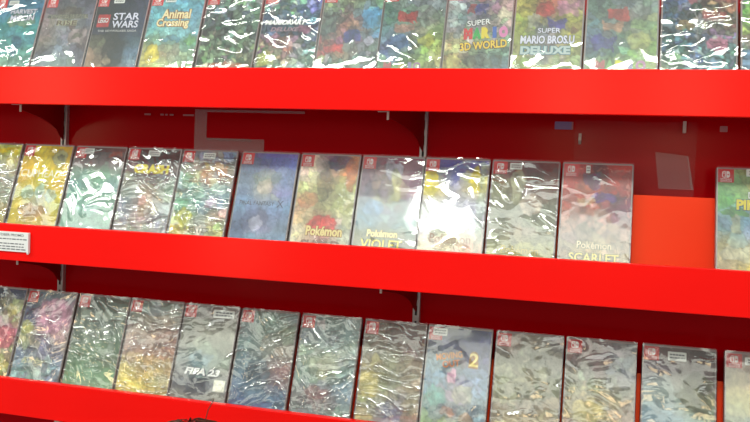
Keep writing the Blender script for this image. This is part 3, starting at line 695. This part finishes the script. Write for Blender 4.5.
# ------------------------------------------------------------------ the person whose hair shows at the bottom edge
def make_person():
    hx_, hy_, top = -0.205, -0.373, -0.438
    t = empty('person', (hx_, hy_, FLOOR)); tag(t, 'person with dark brown hair in front of the bottom shelf', 'person')
    ht = top - FLOOR - 0.006; k = ht / 1.25
    J = {'pelvis': (0, 0, .62), 'waist': (0, .005, .74), 'chest': (0, 0, .90), 'neck': (0, -.005, 1.005), 'nk2': (0, .0, 1.045), 'jaw': (0, .018, 1.085), 'head': (0, .004, 1.15), 'crown': (0, -.006, 1.192)}
    R = {'pelvis': (.11, .085), 'waist': (.10, .075), 'chest': (.12, .08), 'neck': (.045, .04), 'nk2': (.038, .038), 'jaw': (.054, .062), 'head': (.068, .082), 'crown': (.052, .062)}
    E = [('pelvis', 'waist'), ('waist', 'chest'), ('chest', 'neck'), ('neck', 'nk2'), ('nk2', 'jaw'), ('jaw', 'head'), ('head', 'crown')]
    for s, n in ((-1, 'l'), (1, 'r')):
        J.update({n + 'sh': (s * .135, 0, .965), n + 'el': (s * .165, -.015, .78), n + 'wr': (s * .17, .03, .615), n + 'pa': (s * .168, .045, .565),
                  n + 'hip': (s * .065, 0, .57), n + 'kn': (s * .07, .008, .325), n + 'an': (s * .072, -.012, .065), n + 'ft': (s * .078, .085, .03)})
        R.update({n + 'sh': (.042, .042), n + 'el': (.031, .031), n + 'wr': (.021, .018), n + 'pa': (.027, .014), n + 'hip': (.07, .075), n + 'kn': (.046, .046), n + 'an': (.03, .033), n + 'ft': (.032, .025)})
        E += [('chest', n + 'sh'), (n + 'sh', n + 'el'), (n + 'el', n + 'wr'), (n + 'wr', n + 'pa'), ('pelvis', n + 'hip'), (n + 'hip', n + 'kn'), (n + 'kn', n + 'an'), (n + 'an', n + 'ft')]
        for f, (dx, dy, l) in enumerate(((.0, .022, .052), (.001, .008, .060), (.001, -.006, .056), (.0, -.019, .044))):
            a, b = n + 'f%da' % f, n + 'f%db' % f
            J[a] = (s * (.170 + dx), .045 + dy, .553 - l * .35); J[b] = (s * (.165 + dx), .049 + dy * 1.1, .553 - l)
            R[a] = (.0078, .0078); R[b] = (.006, .006); E += [(n + 'pa', a), (a, b)]
        J[n + 't1'] = (s * .158, .075, .570); J[n + 't2'] = (s * .152, .088, .545); R[n + 't1'] = (.009, .009); R[n + 't2'] = (.007, .007)
        E += [(n + 'wr', n + 't1'), (n + 't1', n + 't2')]
    names = list(J); me = bpy.data.meshes.new('body')
    me.from_pydata([tuple(c * k for c in J[n]) for n in names], [(names.index(a), names.index(b)) for a, b in E], [])
    o = link_data('body', me, t)
    me.materials.append(mat('skin', hx('b87'), 0.5))
    sk = o.modifiers.new('Skin', 'SKIN'); sk.use_smooth_shade = True
    ld = me.skin_vertices[0].data
    for i, n in enumerate(names):
        ld[i].radius = tuple(r * k for r in R[n]); ld[i].use_root = (n == 'pelvis')
    sb = o.modifiers.new('Subdivision', 'SUBSURF'); sb.levels = 2; sb.render_levels = 2
    # face: eyes, nose, mouth, ears in small lathe-like pieces (facing the shelf, +y)
    zc = 1.125
    def ell(bm, c, r):
        bmesh.ops.create_uvsphere(bm, u_segments=12, v_segments=8, radius=1.0, matrix=Matrix.Translation(Vector(c) * k) @ Matrix.Diagonal((r[0] * k, r[1] * k, r[2] * k, 1)))
    bm = bmesh.new(); [ell(bm, (s * .028, .072, zc), (.012, .008, .008)) for s in (-1, 1)]
    link_mesh('eyes', bm, mat('eye_white', (.7, .7, .7), .2), t, True)
    bm = bmesh.new(); ell(bm, (0, .084, zc - .022), (.009, .012, .016)); [ell(bm, (s * .07, .0, zc - .01), (.008, .014, .022)) for s in (-1, 1)]
    link_mesh('nose_and_ears', bm, mat('skin_detail', hx('b87'), 0.5), t, True)
    bm = bmesh.new(); ell(bm, (0, .074, zc - .048), (.02, .008, .005)); link_mesh('mouth', bm, mat('lips', hx('a55'), .4), t, True)
    # shirt and trousers as shells round the trunk and limbs
    def tube(bm, pts, seg=16):
        rings = []
        for (x, y, z, rx, ry) in pts:
            rings.append([bm.verts.new((k * (x + rx * math.cos(2 * math.pi * q / seg)), k * (y + ry * math.sin(2 * math.pi * q / seg)), k * z)) for q in range(seg)])
        for a, b in zip(rings, rings[1:]):
            for q in range(seg): bm.faces.new((a[q], a[(q + 1) % seg], b[(q + 1) % seg], b[q]))
    bm = bmesh.new(); tube(bm, [(0, 0, .56, .150, .112), (0, 0, .66, .140, .108), (0, 0, .76, .135, .10), (0, 0, .88, .150, .105), (0, 0, .95, .150, .098), (0, 0, .99, .10, .07), (0, 0, 1.02, .06, .052)])
    for s in (-1, 1): tube(bm, [(s * .11, 0, .985, .045, .05), (s * .140, -.002, .955, .056, .056), (s * .153, -.008, .86, .048, .048), (s * .158, -.012, .82, .047, .047)])
    link_mesh('shirt', bm, noisy(mat('navy_cotton', hx('246'), .8), 40, .3), t, True)
    bm = bmesh.new()
    for s in (-1, 1): tube(bm, [(s * .055, 0, .62, .088, .1), (s * .065, 0, .52, .083, .088), (s * .07, .006, .33, .06, .06), (s * .072, -.01, .09, .05, .052)])
    link_mesh('trousers', bm, noisy(mat('grey_denim', hx('445'), .8), 40, .3), t, True)
    # hair: a cap with strands lying over it, one stray hair standing up
    bm = bmesh.new()
    r = bmesh.ops.create_uvsphere(bm, u_segments=32, v_segments=20, radius=1.0)
    for v in list(bm.verts):
        if v.co.z < -0.35 or (v.co.y > 0.5 and v.co.z < 0.25): bm.verts.remove(v)
    for v in bm.verts:
        a = math.atan2(v.co.y, v.co.x); rr = 1 + .012 * math.sin(a * 23) + .008 * math.sin(a * 41 + 2)
        v.co = Vector((v.co.x * .086 * rr, v.co.y * .100 * rr - .004, 1.150 + v.co.z * .098)) * k
    hair_m = noisy(mat('dark_brown_hair', hx('532'), .45), 90, .5)
    hr = link_mesh('hair', bm, hair_m, t, True)
    rng = random.Random(9)
    cu = bpy.data.curves.new('hair_strands', 'CURVE'); cu.dimensions = '3D'; cu.bevel_depth = .0005; cu.bevel_resolution = 1
    def strand(pts):
        sp = cu.splines.new('POLY'); sp.points.add(len(pts) - 1)
        for p, q in zip(sp.points, pts): p.co = (*(c * k for c in q), 1)
    for i in range(240):
        a = rng.uniform(0, 2 * math.pi); e0 = rng.uniform(.1, .4); lift = rng.uniform(1.0, 1.035)
        pts = []
        for j in range(7):
            th = e0 + j * .17; pts.append((.087 * lift * math.sin(th) * math.cos(a + j * .03), .101 * lift * math.sin(th) * math.sin(a + j * .03) - .004, 1.150 + .099 * lift * math.cos(th)))
        strand(pts)
    strand([(.020, -.01, 1.243), (.024, -.01, 1.258), (.026, -.008, 1.270), (.032, -.006, 1.282)])
    cu.materials.append(hair_m)
    so = bpy.data.objects.new('hair_strands', cu); COL.objects.link(so)
    me2 = bpy.data.meshes.new_from_object(so.evaluated_get(bpy.context.evaluated_depsgraph_get()))
    bpy.data.objects.remove(so); link_data('hair_strands', me2, hr)
make_person()

# ------------------------------------------------------------------ light: the shop's ceiling lights, plus warm strips added for lip highlights
def area(name, loc, target, sx, sy, power, col=(1, 1, 1)):
    l = bpy.data.lights.new(name, 'AREA'); l.shape = 'RECTANGLE'; l.size = sx; l.size_y = sy; l.energy = power; l.color = col
    o = bpy.data.objects.new(name, l); COL.objects.link(o); o.location = loc
    o.rotation_euler = (Vector(target) - Vector(loc)).to_track_quat('-Z', 'Y').to_euler()
    return o
for x, sx in ((-0.15, 1.4), (-2.1, 1.05)):
    area('ceiling_panel', (x, -1.93, 1.02), (x, -1.93, -1), sx, 0.60, 10.0 * sx / 1.4, (.98, 1.0, .97))
for x in (-3.0, -1.6, -0.2, 1.2):
    area('ceiling_panel', (x, -3.35, 1.02), (x, -3.35, -1), 1.395, 1.0, 12.5, (1.0, .99, .90))
area('ceiling_downlight', (-0.42, -1.66, 1.0), (-0.3, -1.2, 0), 0.22, 0.16, 5, (1.0, .99, .95))
area('ceiling_downlight', (-2.06, -1.66, 1.0), (-1.6, -1.2, 0), 0.20, 0.12, 3, (1.0, .99, .95))
for x in (-2.2, -0.9, 0.4, 1.7):
    area('ceiling_tube', (x, -1.02, 1.0), (x, -0.6, -1), 0.9, 0.13, 11.5, (.98, 1.0, .94))
for x, z, h, p in ((-3.05, .25, .8, 5.5), (.06, .2, .8, 3.6), (.62, .25, .8, 3.6), (-1.75, -.55, .5, 1.6)):
    area('lip_highlight_strip', (x, -3.1, z), (x * .2, 0, z), .22, h, p, (1.0, .72, .42))  # unseen warm strips, added to reflect as orange patches on the lips
w = bpy.data.worlds.new('shop'); SC.world = w; w.use_nodes = True
w.node_tree.nodes['Background'].inputs['Color'].default_value = (.95, 1.0, 1.0, 1)
w.node_tree.nodes['Background'].inputs['Strength'].default_value = 0.32

# ------------------------------------------------------------------ camera
cam = bpy.data.cameras.new('camera'); co = bpy.data.objects.new('camera', cam); COL.objects.link(co)
F = Vector((-0.26225864640897395, 0.9639779561155594, -0.04434977459920918))
R_ = Vector((0.9636778330228557, 0.2640260445574704, 0.040190570233698444))
U = Vector((-0.05045231931344668, 0.03219857013293307, 0.9982073008936013))
m4 = Matrix((R_, U, -F)).transposed().to_4x4(); m4.translation = Vector((0.21779, -1.17903, -0.16062))
co.matrix_world = m4
cam.sensor_fit = 'HORIZONTAL'; cam.sensor_width = 36; cam.lens = 36 * 809.188 / 750
cam.clip_start = 0.05; cam.clip_end = 50
SC.camera = co
